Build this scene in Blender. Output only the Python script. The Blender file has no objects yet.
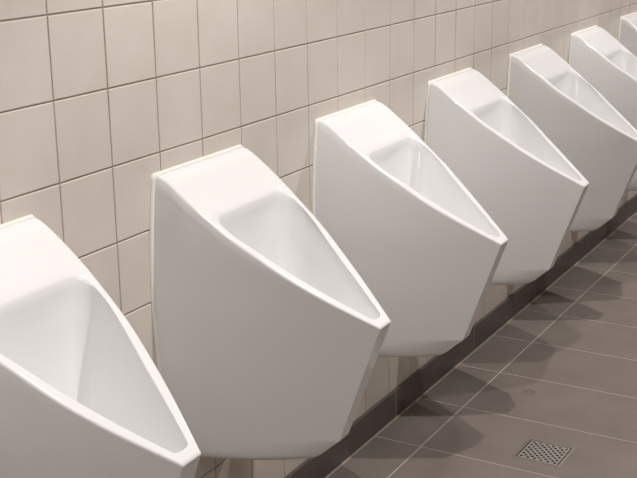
import bpy, bmesh, math, random
from mathutils import Matrix, Vector
random.seed(4)
S = bpy.context.scene
COL = S.collection

# ---------------------------------------------------------------- camera, world, lamps, exposure
cam_data = bpy.data.cameras.new('camera')
cam = bpy.data.objects.new('camera', cam_data)
COL.objects.link(cam)
cam_data.sensor_width = 36.0
cam_data.lens = 1194.09 * 36.0 / 637.0
cam_data.clip_start = 0.02
R_ = Vector((0.49173136, -0.87065419, -0.01271062))
U_ = Vector((0.24901697, 0.12662306, 0.960186))
W_ = Vector((0.8343805, 0.47531872, -0.2790722))
cam.matrix_world = Matrix(((R_.x, U_.x, -W_.x, -1.59236),
                           (R_.y, U_.y, -W_.y, -1.44231),
                           (R_.z, U_.z, -W_.z, 0.199357),
                           (0, 0, 0, 1)))
S.camera = cam
S.view_settings.view_transform = 'Standard'
S.view_settings.look = 'None'
S.view_settings.gamma = 1.0
S.view_settings.use_curve_mapping = False
S.view_settings.exposure = 1.08

world = bpy.data.worlds.new('world')
S.world = world
world.use_nodes = True
world.node_tree.nodes['Background'].inputs[0].default_value = (0.9, 0.87, 0.85, 1)
world.node_tree.nodes['Background'].inputs[1].default_value = 0.0

ZC = 1.09            # ceiling height (top grout line is z = 0)
ZF = -1.3191         # floor
FRONT_POWER = 44.0
BACK_POWER = 5.0
LAMP_COLOR = (1.0, 0.953, 0.925)


def spot(name, x, y, power, radius=0.016, cone=118, blend=0.6):
    d = bpy.data.lights.new(name, 'SPOT')
    d.energy = power
    d.color = LAMP_COLOR
    d.shadow_soft_size = radius
    d.spot_size = math.radians(cone)
    d.spot_blend = blend
    o = bpy.data.objects.new(name, d)
    o.location = (x, y, ZC - 0.02)
    COL.objects.link(o)
    return o


for k in range(-1, 4):
    spot('ceiling_spot_light', 0.46 + 1.72 * k, -0.815, FRONT_POWER * (0.65 if k < 0 else 1.0))
for k in range(0, 2):      # added soft fill lights just under the ceiling, brightening the urinal flanks
    d = bpy.data.lights.new('fill_area_light', 'AREA')
    d.energy = BACK_POWER
    d.color = LAMP_COLOR
    d.shape = 'SQUARE'
    d.size = 0.6
    o = bpy.data.objects.new('fill_area_light', d)
    o.location = (-1.9 + 1.9 * k, -2.2, ZC - 0.01)
    COL.objects.link(o)


# ---------------------------------------------------------------- materials
def new_mat(name):
    m = bpy.data.materials.new(name)
    m.use_nodes = True
    return m, m.node_tree, m.node_tree.nodes['Principled BSDF']


def ramp(nt, src, stops):
    r = nt.nodes.new('ShaderNodeValToRGB')
    while len(r.color_ramp.elements) < len(stops):
        r.color_ramp.elements.new(0.5)
    for e, (p, c) in zip(r.color_ramp.elements, stops):
        e.position = p
        e.color = (*c, 1)
    nt.links.new(src, r.inputs[0])
    return r


def noise(nt, scale, detail=3, vec=None):
    n = nt.nodes.new('ShaderNodeTexNoise')
    n.inputs['Scale'].default_value = scale
    n.inputs['Detail'].default_value = detail
    if vec:
        nt.links.new(vec, n.inputs['Vector'])
    return n


def bump(nt, b, src, strength, dist):
    n = nt.nodes.new('ShaderNodeBump')
    n.inputs['Strength'].default_value = strength
    n.inputs['Distance'].default_value = dist
    nt.links.new(src, n.inputs['Height'])
    nt.links.new(n.outputs[0], b.inputs['Normal'])


def mix(nt, mode, fac, a, b):
    m = nt.nodes.new('ShaderNodeMix')
    m.data_type = 'RGBA'
    m.blend_type = mode
    if isinstance(fac, (int, float)):
        m.inputs[0].default_value = fac
    else:
        nt.links.new(fac, m.inputs[0])
    for i, v in ((6, a), (7, b)):
        if isinstance(v, tuple):
            m.inputs[i].default_value = (*v, 1)
        else:
            nt.links.new(v, m.inputs[i])
    return m.outputs[2]


def tile_mat(name, dark, light, rough, mottled=9.0, spread=0.5, coat=0.0):
    m, nt, b = new_mat(name)
    geo = nt.nodes.new('ShaderNodeNewGeometry')
    tc = nt.nodes.new('ShaderNodeTexCoord')
    n = noise(nt, mottled, 5, tc.outputs['Object'])
    r = ramp(nt, n.outputs['Fac'], [(0.3, dark), (0.7, light)])
    tint = ramp(nt, geo.outputs['Random Per Island'], [(0.0, (1 - .06 * spread,) * 3), (1.0, (1.0, 1.0, 1.0))])
    nt.links.new(mix(nt, 'MULTIPLY', 1.0, r.outputs[0], tint.outputs[0]), b.inputs['Base Color'])
    b.inputs['Roughness'].default_value = rough
    b.inputs['Coat Weight'].default_value = coat
    n2 = noise(nt, 14, 2, tc.outputs['Object'])
    bump(nt, b, n2.outputs['Fac'], 0.25, 0.004)
    return m


M_WALL = tile_mat('glazed_beige_wall_tile', (0.67, 0.612, 0.55), (0.71, 0.655, 0.60), 0.32)
M_GROUT = new_mat('wall_grout')[0]
b = M_GROUT.node_tree.nodes['Principled BSDF']
b.inputs['Base Color'].default_value = (0.33, 0.28, 0.235, 1)
b.inputs['Roughness'].default_value = 0.9

M_FLOOR, nt, b = new_mat('grey_brown_floor_tile')
geo = nt.nodes.new('ShaderNodeNewGeometry')
tc = nt.nodes.new('ShaderNodeTexCoord')
n = noise(nt, 6, 6, tc.outputs['Object'])
r = ramp(nt, n.outputs['Fac'], [(0.3, (0.172, 0.143, 0.126)), (0.7, (0.206, 0.174, 0.154))])
tint = ramp(nt, geo.outputs['Random Per Island'], [(0, (0.93, 0.93, 0.93)), (1, (1, 1, 1))])
c0 = mix(nt, 'MULTIPLY', 1.0, r.outputs[0], tint.outputs[0])
# a dried ring left on the tile and two pale scuffs
vm = nt.nodes.new('ShaderNodeVectorMath'); vm.operation = 'DISTANCE'
wob = noise(nt, 60, 2, tc.outputs['Object'])
sc = nt.nodes.new('ShaderNodeVectorMath'); sc.operation = 'SCALE'; sc.inputs[3].default_value = 0.012
nt.links.new(wob.outputs['Color'], sc.inputs[0])
ad = nt.nodes.new('ShaderNodeVectorMath'); ad.operation = 'ADD'
nt.links.new(tc.outputs['Object'], ad.inputs[0]); nt.links.new(sc.outputs[0], ad.inputs[1])
nt.links.new(ad.outputs[0], vm.inputs[0]); vm.inputs[1].default_value = (1.752, -0.289, ZF + 0.006)
ring = ramp(nt, vm.outputs['Value'], [(0.0, (0.12,) * 3), (0.010, (0.15,) * 3), (0.0145, (0.9,) * 3), (0.017, (0.9,) * 3), (0.021, (0, 0, 0))])
c1 = mix(nt, 'MIX', ring.outputs[0], c0, (0.10, 0.085, 0.075))
vm2 = nt.nodes.new('ShaderNodeVectorMath'); vm2.operation = 'DISTANCE'
nt.links.new(ad.outputs[0], vm2.inputs[0]); vm2.inputs[1].default_value = (1.70, -0.405, ZF + 0.006)
scuff = ramp(nt, vm2.outputs['Value'], [(0.0, (0.3,) * 3), (0.035, (0, 0, 0))])
c2 = mix(nt, 'MIX', scuff.outputs[0], c1, (0.22, 0.20, 0.18))
nt.links.new(c2, b.inputs['Base Color'])
b.inputs['Roughness'].default_value = 0.5
bump(nt, b, noise(nt, 160, 3, tc.outputs['Object']).outputs['Fac'], 0.15, 0.001)

M_SKIRT = tile_mat('dark_skirting_tile', (0.105, 0.088, 0.080), (0.125, 0.105, 0.096), 0.38, 8)
M_FGROUT = new_mat('pale_floor_grout')[0]
b = M_FGROUT.node_tree.nodes['Principled BSDF']
b.inputs['Base Color'].default_value = (0.40, 0.36, 0.32, 1)
b.inputs['Roughness'].default_value = 0.8

M_CER, nt, b = new_mat('white_glazed_ceramic')
tc = nt.nodes.new('ShaderNodeTexCoord')
b.inputs['Base Color'].default_value = (0.80, 0.80, 0.805, 1)
b.inputs['Roughness'].default_value = 0.10
b.inputs['IOR'].default_value = 1.5
bump(nt, b, noise(nt, 7, 2, tc.outputs['Object']).outputs['Fac'], 0.12, 0.01)

M_SEAL = new_mat('cream_silicone_sealant')[0]
b = M_SEAL.node_tree.nodes['Principled BSDF']
b.inputs['Base Color'].default_value = (0.88, 0.86, 0.80, 1)
b.inputs['Roughness'].default_value = 0.4

M_STEEL, nt, b = new_mat('brushed_stainless_steel')
b.inputs['Base Color'].default_value = (0.44, 0.41, 0.38, 1)
b.inputs['Metallic'].default_value = 1.0
b.inputs['Roughness'].default_value = 0.5
M_FRAME, nt, b = new_mat('dull_steel_frame')
b.inputs['Base Color'].default_value = (0.30, 0.27, 0.24, 1)
b.inputs['Metallic'].default_value = 0.8
b.inputs['Roughness'].default_value = 0.45
M_PIT = new_mat('dark_drain_pit')[0]
b = M_PIT.node_tree.nodes['Principled BSDF']
b.inputs['Base Color'].default_value = (0.012, 0.010, 0.009, 1)
b.inputs['Roughness'].default_value = 0.6
M_PLASTER = new_mat('white_ceiling_paint')[0]
b = M_PLASTER.node_tree.nodes['Principled BSDF']
b.inputs['Base Color'].default_value = (0.66, 0.64, 0.61, 1)
b.inputs['Roughness'].default_value = 0.9


# ---------------------------------------------------------------- mesh helpers
def link(name, bm, mats, parent=None, smooth=False):
    me = bpy.data.meshes.new(name)
    bmesh.ops.recalc_face_normals(bm, faces=bm.faces)
    bm.to_mesh(me)
    bm.free()
    for m in (mats if isinstance(mats, (list, tuple)) else [mats]):
        me.materials.append(m)
    if smooth:
        for p in me.polygons:
            p.use_smooth = True
    o = bpy.data.objects.new(name, me)
    COL.objects.link(o)
    o.parent = parent
    return o


def add_box(bm, x0, x1, y0, y1, z0, z1, mi=0):
    v = [bm.verts.new((x, y, z)) for x in (x0, x1) for y in (y0, y1) for z in (z0, z1)]
    for f in ((0, 1, 3, 2), (4, 6, 7, 5), (0, 4, 5, 1), (2, 3, 7, 6), (0, 2, 6, 4), (1, 5, 7, 3)):
        bm.faces.new([v[i] for i in f]).material_index = mi


def add_tile(bm, frame, a0, a1, b0, b1, t0, t1, bev, tilt=0.0, mi=0, rounds=2):
    """a raised tile with pillowed edges; frame maps (a, b, height) to 3D"""
    rings = [(0.0, t0)]
    for k in range(rounds + 1):
        an = math.pi / 2 * k / rounds
        rings.append((bev * (1 - math.cos(an)), t1 - bev * (1 - math.sin(an))))
    ta, tb = random.uniform(-tilt, tilt), random.uniform(-tilt, tilt)
    ca, cb = (a0 + a1) / 2, (b0 + b1) / 2
    prev = None
    for ins, h in rings:
        pts = [(a0 + ins, b0 + ins), (a1 - ins, b0 + ins), (a1 - ins, b1 - ins), (a0 + ins, b1 - ins)]
        cur = [bm.verts.new(frame(a, b_, h + (0 if ins == 0 and h == t0 else ta * (a - ca) + tb * (b_ - cb)))) for a, b_ in pts]
        if prev:
            for i in range(4):
                bm.faces.new((prev[i], prev[(i + 1) % 4], cur[(i + 1) % 4], cur[i])).material_index = mi
        prev = cur
    bm.faces.new(prev).material_index = mi


T = 0.15
G = 0.0030                      # grout joint width, wall
X0, X1 = -3.0, 7.5
Y_OPP = -3.0
SK_TOP = ZF + 0.089

# ---------------------------------------------------------------- setting
bm = bmesh.new()
add_box(bm, X0 - 0.15, X1 + 0.15, 0.0018, 0.15, ZF - 0.1, ZC, 1)
ROWS = [ZF, -1.232, -1.066, -0.911, -0.756, -0.603, -0.451, -0.30] + [T * j for j in range(-1, 8)] + [ZC]
wall_frame = lambda a, b_, h: (a, -h, b_)
for i in range(int(X0 / T), int(X1 / T)):
    for z0, z1 in zip(ROWS[:-1], ROWS[1:]):
        add_tile(bm, wall_frame, i * T + G / 2, (i + 1) * T - G / 2, z0 + G / 2, z1 - G / 2, -0.002, 0.0, 0.0016, tilt=0.0035)
o = link('wall_back', bm, [M_WALL, M_GROUT])
o['kind'] = 'structure'

# skirting tiles
bm = bmesh.new()
add_box(bm, X0, X1, -0.0095, 0.0, ZF - 0.01, SK_TOP - 0.002, 1)
k0 = 1.377 - 0.6115 * 7
for k in range(0, 17):
    a0 = max(k0 + 0.6115 * k, X0)
    a1 = min(k0 + 0.6115 * (k + 1), X1)
    if a1 - a0 < 0.02:
        continue
    add_tile(bm, wall_frame, a0 + 0.0021, a1 - 0.0021, ZF + 0.003, SK_TOP, 0.0, 0.0105, 0.0012)
o = link('baseboard_back', bm, [M_SKIRT, M_FGROUT])
o['kind'] = 'structure'
# light sealing line between skirting and wall tiles
bm = bmesh.new()
add_box(bm, X0, X1, -0.0105, -0.0002, SK_TOP - 0.0005, SK_TOP + 0.0012)
o = link('trim_1', bm, M_SKIRT)
o['kind'] = 'structure'
bm = bmesh.new()
v = [bm.verts.new(c) for c in ((X0, -0.0103, ZF + 0.004), (X1, -0.0103, ZF + 0.004), (X1, -0.0138, ZF + 0.0003), (X0, -0.0138, ZF + 0.0003))]
bm.faces.new(v)
v2 = [bm.verts.new(c) for c in ((X0, -0.0103, ZF - 0.001), (X1, -0.0103, ZF - 0.001))]
bm.faces.new((v[0], v[3], v2[0])); bm.faces.new((v[1], v2[1], v[2])); bm.faces.new((v[3], v[2], v2[1], v2[0])); bm.faces.new((v[0], v2[0], v2[1], v[1]))
o = link('trim_2', bm, M_GROUT)
o['kind'] = 'structure'

# floor: grout bed with a shaft for the drain, and tiles on it
DX, DY, DH = 1.3675, -0.476, 0.067      # drain centre and half size
FG = 0.0042
floor_frame = lambda a, b_, h: (a, b_, ZF + h)
bm = bmesh.new()


def slab(x0, x1, y0, y1, mi, z0, z1):
    add_box(bm, x0, x1, y0, y1, z0, z1, mi)


for (x0, x1, y0, y1) in ((X0 - .15, DX - DH, Y_OPP - .15, 0.15), (DX + DH, X1 + .15, Y_OPP - .15, 0.15),
                         (DX - DH, DX + DH, Y_OPP - .15, DY - DH), (DX - DH, DX + DH, DY + DH, 0.15)):
    slab(x0, x1, y0, y1, 1, ZF - 0.10, ZF - 0.0006)
cx0 = 1.2385
P = 0.3085
ys = [0.0 - 0.010, -0.1557]
while ys[-1] > Y_OPP:
    ys.append(ys[-1] - 0.61)
ys[-1] = Y_OPP
for i in range(-14, 21):
    a0, a1 = cx0 + P * i + FG / 2, cx0 + P * (i + 1) - FG / 2
    a0, a1 = max(a0, X0), min(a1, X1)
    if a1 - a0 < 0.02:
        continue
    for yt, yb in zip(ys[:-1], ys[1:]):
        b0, b1 = yb + FG / 2, yt - FG / 2
        if a0 < DX < a1 and b0 < DY < b1:
            # the tile cut out around the drain: four mitred quads, plus rim
            o_ = [(a0, b0), (a1, b0), (a1, b1), (a0, b1)]
            i_ = [(DX - DH, DY - DH), (DX + DH, DY - DH), (DX + DH, DY + DH), (DX - DH, DY + DH)]
            top = [bm.verts.new((x, y, ZF)) for x, y in o_]
            inn = [bm.verts.new((x, y, ZF)) for x, y in i_]
            low = [bm.verts.new((x, y, ZF - 0.004)) for x, y in o_]
            for q in range(4):
                r_ = (q + 1) % 4
                bm.faces.new((top[q], top[r_], inn[r_], inn[q])).material_index = 0
                bm.faces.new((low[q], low[r_], top[r_], top[q])).material_index = 0
            continue
        add_tile(bm, floor_frame, a0, a1, b0, b1, -0.003, 0.0, 0.0006, mi=0, rounds=1)
o = link('floor', bm, [M_FLOOR, M_FGROUT])
o['kind'] = 'structure'

bm = bmesh.new(); add_box(bm, X0 - .15, X1 + .15, Y_OPP - .15, .15, ZC, ZC + .1)
o = link('ceiling', bm, M_PLASTER); o['kind'] = 'structure'
M_OPP = tile_mat('beige_wall_surface', (0.40, 0.36, 0.32), (0.44, 0.40, 0.36), 0.5)
for nm, bx in (('wall_front', (X0 - .15, X1 + .15, Y_OPP - .15, Y_OPP, ZF - .1, ZC)),
               ('wall_left', (X0 - .15, X0, Y_OPP, 0.0, ZF - .1, ZC)),
               ('wall_right', (X1, X1 + .15, Y_OPP, 0.0, ZF - .1, ZC))):
    bm = bmesh.new(); add_box(bm, *bx)
    o = link(nm, bm, M_OPP); o['kind'] = 'structure'


# ---------------------------------------------------------------- urinal
def interp(tab, x):
    """monotone smooth interpolation of a table [(x, y), ...] with rising x"""
    n_ = len(tab)
    if x <= tab[0][0]:
        return tab[0][1] + (x - tab[0][0]) * (tab[1][1] - tab[0][1]) / (tab[1][0] - tab[0][0]) * 0
    if x >= tab[-1][0]:
        return tab[-1][1]
    for i in range(n_ - 1):
        if tab[i][0] <= x <= tab[i + 1][0]:
            break

    def slope(k):
        if k <= 0:
            return (tab[1][1] - tab[0][1]) / (tab[1][0] - tab[0][0])
        if k >= n_ - 1:
            return (tab[-1][1] - tab[-2][1]) / (tab[-1][0] - tab[-2][0])
        d0 = (tab[k][1] - tab[k - 1][1]) / (tab[k][0] - tab[k - 1][0])
        d1 = (tab[k + 1][1] - tab[k][1]) / (tab[k + 1][0] - tab[k][0])
        if d0 * d1 <= 0:
            return 0.0
        return 2 * d0 * d1 / (d0 + d1)
    h = tab[i + 1][0] - tab[i][0]
    t = (x - tab[i][0]) / h
    m0, m1 = slope(i) * h, slope(i + 1) * h
    return ((2 * t**3 - 3 * t**2 + 1) * tab[i][1] + (t**3 - 2 * t**2 + t) * m0
            + (-2 * t**3 + 3 * t**2) * tab[i + 1][1] + (t**3 - t**2) * m1)


# half width at the wall against height (height measured from the top grout line)
TAB_W = [(-0.967, 0.116), (-0.9655, 0.128), (-0.961, 0.138), (-0.952, 0.1445), (-0.94, 0.148), (-0.91, 0.1535), (-0.85, 0.163), (-0.78, 0.172), (-0.69, 0.179),
         (-0.604, 0.183), (-0.52, 0.181), (-0.43, 0.174), (-0.341, 0.161)]
# plan of the side: fraction of depth -> fraction of half width
TAB_G = [(0, 1.0), (0.128, 0.962), (0.219, 0.915), (0.311, 0.858), (0.45, 0.745), (0.578, 0.622), (0.757, 0.425), (0.89, 0.265), (1.0, 0.135)]
# rim height against depth
TAB_R = [(0, -0.341), (0.012, -0.3425), (0.031, -0.351), (0.069, -0.378), (0.115, -0.412), (0.16, -0.446), (0.224, -0.490),
         (0.279, -0.530), (0.352, -0.579), (0.403, -0.612), (0.45, -0.642)]


TAB_N = [(-0.9665, 0.245), (-0.9655, 0.262), (-0.962, 0.277), (-0.955, 0.290), (-0.942, 0.306), (-0.925, 0.324), (-0.908, 0.3435)]


def nose(z):
    if z > -0.908:
        return 0.3435 + 0.363 * (z + 0.908)
    return interp(TAB_N, z)


TAB_NS = [(-0.967, 0.262), (-0.9655, 0.285), (-0.961, 0.302), (-0.952, 0.316), (-0.94, 0.3255), (-0.92, 0.3385), (-0.908, 0.3435)]


def nose_side(z):
    return nose(z) if z > -0.908 else interp(TAB_NS, z)


Wt = lambda z: interp(TAB_W, z)
Gt = lambda v_: interp(TAB_G, v_)
Rt = lambda y: interp(TAB_R, y)

NB, NS, NN = 24, 56, 8
NP = [-1, -0.93, -0.86, -0.4, 0, 0.4, 0.86, 0.93, 1]
# columns around the body, counter clockwise from the left wall corner: side, nose, side, back line
cols = []
for k in range(NS):
    s = k / NS
    cols.append(('side', 1 - (1 - s) ** 1.15, -1))
cols.append(('side', 0.997, -1))
for k in range(NN + 1):
    cols.append(('nose', NP[k], 0))
cols.append(('side', 0.997, 1))
for k in range(NS - 1, -1, -1):
    s = k / NS
    cols.append(('side', 1 - (1 - s) ** 1.15, 1))
for k in range(1, NB):
    cols.append(('back', 1 - 2 * k / NB, 0))
NC = len(cols)


def section(col, z, inset=0.0):
    kind, p, sg = col
    w, yn = Wt(z) - inset, nose(z) - inset
    ys_ = nose_side(z) - inset
    if kind == 'side':
        yn = ys_ + (yn - ys_) * p ** 5
        return Vector((sg * w * Gt(p), -p * yn, z))
    if kind == 'nose':
        return Vector((p * w * Gt(1.0) * 0.985, -yn, z))
    return Vector((p * w, 0.0, z))


def rim_point(col, inset=0.0):
    z = -0.5
    for _ in range(60):
        q = section(col, z, inset)
        z = 0.5 * z + 0.5 * Rt(-q.y)
    return section(col, z, inset)


# opening outline (left half), back centre to nose centre
OP = [(0.095, -0.124), (0.113, -0.126), (0.126, -0.135), (0.1325, -0.151), (0.1305, -0.176), (0.1235, -0.200), (0.111, -0.228),
      (0.095, -0.264), (0.077, -0.302), (0.0595, -0.340), (0.041, -0.377), (0.0265, -0.405), (0.0200, -0.417)]


def resample(pts, n, start=0.0):
    L = [0]
    for a, b_ in zip(pts, pts[1:]):
        L.append(L[-1] + (b_ - a).length)
    out = []
    for k in range(n):
        d = L[-1] * k / (n - 1)
        for i in range(len(pts) - 1):
            if L[i + 1] >= d - 1e-9:
                t = (d - L[i]) / max(L[i + 1] - L[i], 1e-9)
                out.append(pts[i].lerp(pts[i + 1], t))
                break
    return out


def catmull(pts, sub=8):
    pts = [Vector(p) for p in pts]
    ext = [2 * pts[0] - pts[1]] + pts + [2 * pts[-1] - pts[-2]]
    out = []
    for i in range(1, len(ext) - 2):
        p0, p1, p2, p3 = ext[i - 1:i + 3]
        for k in range(sub):
            t = k / sub
            out.append(0.5 * ((2 * p1) + (-p0 + p2) * t + (2 * p0 - 5 * p1 + 4 * p2 - p3) * t * t + (-p0 + 3 * p1 - 3 * p2 + p3) * t**3))
    out.append(pts[-1])
    return out


fine = catmull(OP)
corner_i = min(range(len(fine)), key=lambda i: (fine[i] - Vector((0.126, -0.135))).length)
side_pts = resample(fine[corner_i:], NS + 1)            # corner -> nose corner
back_half = resample([Vector((0.0, -0.124))] + fine[:corner_i + 1], NB // 2 + 1)
opening = []
for k in range(NS):
    opening.append(Vector((-side_pts[k].x, side_pts[k].y)))
opening.append(Vector((-side_pts[NS].x, side_pts[NS].y)))
for k in range(NN + 1):
    x = NP[k]
    opening.append(Vector((x * 0.0185, -0.418 - 0.005 * math.sqrt(max(0, 1 - x * x)))))
opening.append(Vector((side_pts[NS].x, side_pts[NS].y)))
for k in range(NS - 1, -1, -1):
    opening.append(Vector((side_pts[k].x, side_pts[k].y)))
for k in range(1, NB):
    h = NB // 2
    if k <= h:
        q = back_half[h - k]; opening.append(Vector((q.x, q.y)))
    else:
        q = back_half[k - h]; opening.append(Vector((-q.x, q.y)))
assert len(opening) == NC

CAV_C, CAV_Z, CAV_R = Vector((0.0, -0.20)), -0.78, 0.030


def rounded_plan(q):
    """target ring at the bottom of the cavity for an opening point"""
    d = q - CAV_C
    return CAV_C + d.normalized() * CAV_R


def body_mesh():
    bm = bmesh.new()
    rows = []
    rim = [rim_point(c) for c in cols]
    # bottom up
    lows = [-0.966, -0.9655, -0.963, -0.958, -0.950, -0.940, -0.932, -0.927, -0.925, -0.920, -0.913, -0.908, -0.905, -0.895]
    for sh in (0.25, 0.6, 0.9):
        rows.append([Vector((section(c, -0.966).x * sh, section(c, -0.966).y * (sh if c[0] != 'back' else 1), -0.9672 + 0.0008 * sh)) for c in cols])
    for z in lows:
        rows.append([section(c, z) for c in cols])
    K = 26
    for k in range(1, K + 1):
        t = k / K
        row = []
        for c, rp in zip(cols, rim):
            z = -0.895 + (rp.z - 0.006 + 0.895) * t
            row.append(section(c, z))
        rows.append(row)
    # rounded rim edge
    for ins, dz in ((0.0006, -0.0035), (0.0019, -0.0015), (0.0038, -0.0004), (0.0062, 0.0)):
        row = []
        for c in cols:
            q = rim_point(c, ins)
            if c[0] == 'back':
                q = rim_point(c, ins); q.y = 0.0; q.z = Rt(0.0)
                row.append(Vector((q.x, 0.0, Rt(0) + (dz if True else 0)))) 
            else:
                row.append(q + Vector((0, 0, dz)))
        rows.append(row)
    outer = [rim_point(c, 0.0062) for c in cols]
    for q, c in zip(outer, cols):
        if c[0] == 'back':
            q.y = 0.0; q.z = Rt(0)
    # across the top to the opening, following the rim surface
    for t in (0.12, 0.25, 0.38, 0.5, 0.62, 0.74, 0.86):
        row = []
        for q, o_ in zip(outer, opening):
            p = Vector((q.x, q.y)).lerp(o_, t)
            row.append(Vector((p.x, p.y, Rt(-p.y))))
        rows.append(row)
    # opening lip, rolled down
    for t, dz in ((0.90, -0.0004), (0.95, -0.0015), (0.98, -0.003), (1.0, -0.0052)):
        row = []
        for q, o_ in zip(outer, opening):
            p = Vector((q.x, q.y)).lerp(o_, t)
            row.append(Vector((p.x, p.y, Rt(-p.y) + dz)))
        rows.append(row)
    # cavity
    N = 26
    for k in range(1, N + 1):
        t = k / N
        row = []
        for o_ in opening:
            e = 0.04 * min(t * 6, 1) + 0.96 * t ** 1.12
            zz = t ** 0.95
            p = o_.lerp(rounded_plan(o_), e)
            z0 = Rt(-o_.y) - 0.0052
            row.append(Vector((p.x, p.y, z0 + (CAV_Z - z0) * zz)))
        rows.append(row)
    for sh, dz in ((0.6, -0.006), (0.25, -0.008)):
        rows.append([Vector((CAV_C.x + (rounded_plan(o_) - CAV_C).x * sh, CAV_C.y + (rounded_plan(o_) - CAV_C).y * sh, CAV_Z + dz)) for o_ in opening])
    vr = [[bm.verts.new(q) for q in row] for row in rows]
    for a, b_ in zip(vr, vr[1:]):
        for i in range(NC):
            j = (i + 1) % NC
            bm.faces.new((a[i], a[j], b_[j], b_[i]))
    bm.faces.new(vr[0]); bm.faces.new(vr[-1])
    # crisp vertical arrises either side of the nose
    for ci in (NS, NS + 1, NS + 1 + NN, NS + 2 + NN):
        for a, b_ in zip(vr[3:43], vr[4:44]):
            e = bm.edges.get((a[ci], b_[ci]))
            if e:
                e.smooth = False
    return bm


def seal_mesh():
    """flat bead of sealant run round the back of the body against the wall"""
    bm = bmesh.new()
    path = []
    for z in [-0.966 + 0.625 * k / 60 for k in range(61)]:
        path.append((-Wt(z), z))
    r0 = 0.012
    top = [(Wt(-0.341) * x, -0.341) for x in (-1, -0.99, -0.9, -0.5, 0, 0.5, 0.9, 0.965)]
    path += top[1:]
    for z in [-0.350 - 0.616 * k / 60 for k in range(61)]:
        path.append((Wt(z), z))
    prof = [(-0.004, 0.0), (0.0060, 0.0), (0.0058, -0.0020), (0.0046, -0.0040), (0.0028, -0.0055), (0.0003, -0.0065), (-0.004, -0.0065)]
    rings = []
    n_ = len(path)
    for i, (x, z) in enumerate(path):
        a = Vector(path[max(i - 1, 0)]); b_ = Vector(path[min(i + 1, n_ - 1)])
        d = (b_ - a).normalized()
        nrm = Vector((-d.y, d.x))
        rings.append([bm.verts.new((x + nrm.x * u, y, z + nrm.y * u * (0.55 if abs(nrm.y) > 0.8 else 1))) for u, y in prof])
    m_ = len(prof)
    for a, b_ in zip(rings, rings[1:]):
        for i in range(m_):
            j = (i + 1) % m_
            bm.faces.new((a[i], a[j], b_[j], b_[i]))
    bm.faces.new(rings[0]); bm.faces.new(rings[-1])
    return bm


root = bpy.data.objects.new('urinal', None)
COL.objects.link(root)
body = link('ceramic_bowl', body_mesh(), M_CER, root, smooth=True)
seal = link('sealant_strip', seal_mesh(), M_SEAL, root, smooth=True)
seal['label'] = 'cream sealant line'
xs = [-0.237, 0.4335, 1.0965, 1.764, 2.431, 3.098, 3.768]
labels = [
    'white ceramic urinal nearest the camera, cut off by the left picture edge',
    'large white urinal second from the left, its whole left flank in view',
    'white urinal third from the left, hanging over the floor nearest the drain grate',
    'white urinal in the middle of the row, fourth from the left',
    'white urinal fifth from the left, its lower front tip just touching the right picture edge',
    'white urinal sixth from the left, its whole front half cut off by the right edge',
    'farthest white urinal, only its top corner shows at the upper right picture edge',
]
for i, (x, lab) in enumerate(zip(xs, labels)):
    if i == 0:
        u = root
    else:
        u = root.copy(); COL.objects.link(u)
        for ch in (body, seal):
            c = ch.copy(); COL.objects.link(c); c.parent = u
    u.location = (x, 0, 0)
    u['label'] = lab
    u['category'] = 'urinal'
    u['group'] = 'urinals in a row on the tiled wall'


# ---------------------------------------------------------------- floor drain
drain = bpy.data.objects.new('floor_drain', None)
COL.objects.link(drain)
drain.location = (DX, DY, ZF)
drain.rotation_euler = (0, 0, math.radians(-1.5))
drain['label'] = 'small square steel drain grate with round holes set in the grey floor'
drain['category'] = 'drain'


def ring_square(bm, prof):
    """square ring swept from (half size, height) pairs"""
    rows = [[bm.verts.new((sx * h, sy * h, z)) for sx, sy in ((-1, -1), (1, -1), (1, 1), (-1, 1))] for h, z in prof]
    rows.append(rows[0])
    for a, b_ in zip(rows, rows[1:]):
        for i in range(4):
            j = (i + 1) % 4
            bm.faces.new((a[i], a[j], b_[j], b_[i]))


bm = bmesh.new()
ring_square(bm, [(0.068, 0.0001), (0.068, 0.0006), (0.066, 0.0010), (0.0610, 0.0010), (0.0600, 0.0), (0.0600, -0.006), (0.0620, -0.006), (0.0620, 0.0001)])
frame_o = link('drain_frame', bm, M_FRAME, drain)
# grate with real round holes
HG = 0.0575
NH = 11
bm = bmesh.new()
pitch = 2 * (HG - 0.004) / NH
hr = pitch * 0.45


def cell(cx, cy, hx, hy, hole, z):
    out = []
    sq, ci = [], []
    n8 = 16
    for k in range(n8):
        an = 2 * math.pi * k / n8 + math.pi / n8
        c_, s_ = math.cos(an), math.sin(an)
        m_ = max(abs(c_), abs(s_))
        sq.append((cx + c_ / m_ * hx, cy + s_ / m_ * hy))
        ci.append((cx + c_ * hr, cy + s_ * hr))
    return sq, ci


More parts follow.
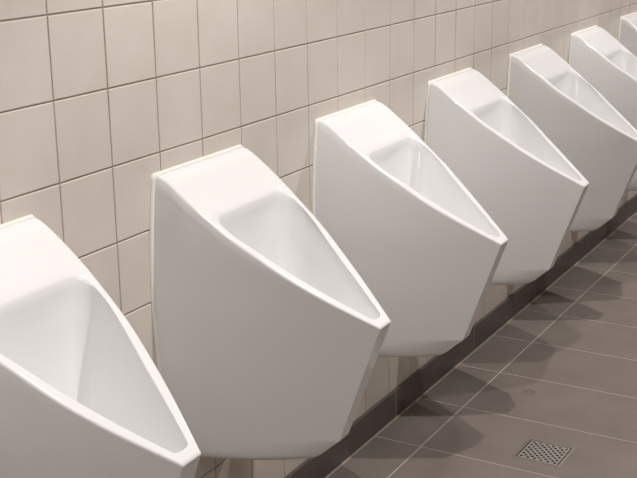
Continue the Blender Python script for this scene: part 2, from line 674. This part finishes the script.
for iy in range(NH):
    for ix in range(NH):
        cx = -HG + 0.004 + pitch * (ix + 0.5)
        cy = -HG + 0.004 + pitch * (iy + 0.5)
        if (ix + iy) % 2 == 0 or False:
            sq, ci = cell(cx, cy, pitch / 2, pitch / 2, True, 0)
            # exact corners
            vs = [bm.verts.new((x, y, 0)) for x, y in sq]
            vc = [bm.verts.new((x, y, 0)) for x, y in ci]
            vl = [bm.verts.new((x, y, -0.0008)) for x, y in ci]
            n8 = len(sq)
            for k in range(n8):
                j = (k + 1) % n8
                bm.faces.new((vs[k], vs[j], vc[j], vc[k]))
                bm.faces.new((vc[k], vc[j], vl[j], vl[k]))
            for a in range(4):
                # square corner triangle
                an = math.pi / 4 + a * math.pi / 2
                cxr, cyr = cx + math.copysign(pitch / 2, math.cos(an)), cy + math.copysign(pitch / 2, math.sin(an))
                near = sorted(vs, key=lambda w: (w.co.x - cxr) ** 2 + (w.co.y - cyr) ** 2)[:2]
                cv = bm.verts.new((cxr, cyr, 0))
                bm.faces.new((near[0], near[1], cv))
        else:
            sq, ci = cell(cx, cy, pitch / 2, pitch / 2, True, 0)
            v = [bm.verts.new((cx + sx * pitch / 2, cy + sy * pitch / 2, 0)) for sx, sy in ((-1, -1), (1, -1), (1, 1), (-1, 1))]
            bm.faces.new(v)
H2 = HG - 0.004
for sgn in (-1, 1):
    v = [bm.verts.new(c) for c in ((-HG, sgn * H2, 0), (HG, sgn * H2, 0), (HG, sgn * HG, 0), (-HG, sgn * HG, 0))]
    bm.faces.new(v)
    v = [bm.verts.new(c) for c in ((sgn * H2, -H2, 0), (sgn * HG, -H2, 0), (sgn * HG, H2, 0), (sgn * H2, H2, 0))]
    bm.faces.new(v)
bmesh.ops.remove_doubles(bm, verts=bm.verts, dist=1e-5)
for f in bm.faces:
    f.normal_update()
grate = link('grate', bm, M_STEEL, drain)
grate.location = (0, 0, -0.0004)
bm = bmesh.new()
v = []
for z in (-0.0062, -0.06):
    v.append([bm.verts.new((sx * 0.0605, sy * 0.0605, z)) for sx, sy in ((-1, -1), (1, -1), (1, 1), (-1, 1))])
for i in range(4):
    j = (i + 1) % 4
    bm.faces.new((v[0][i], v[0][j], v[1][j], v[1][i]))
bm.faces.new(v[1])
pit = link('drain_pit', bm, M_PIT, drain)
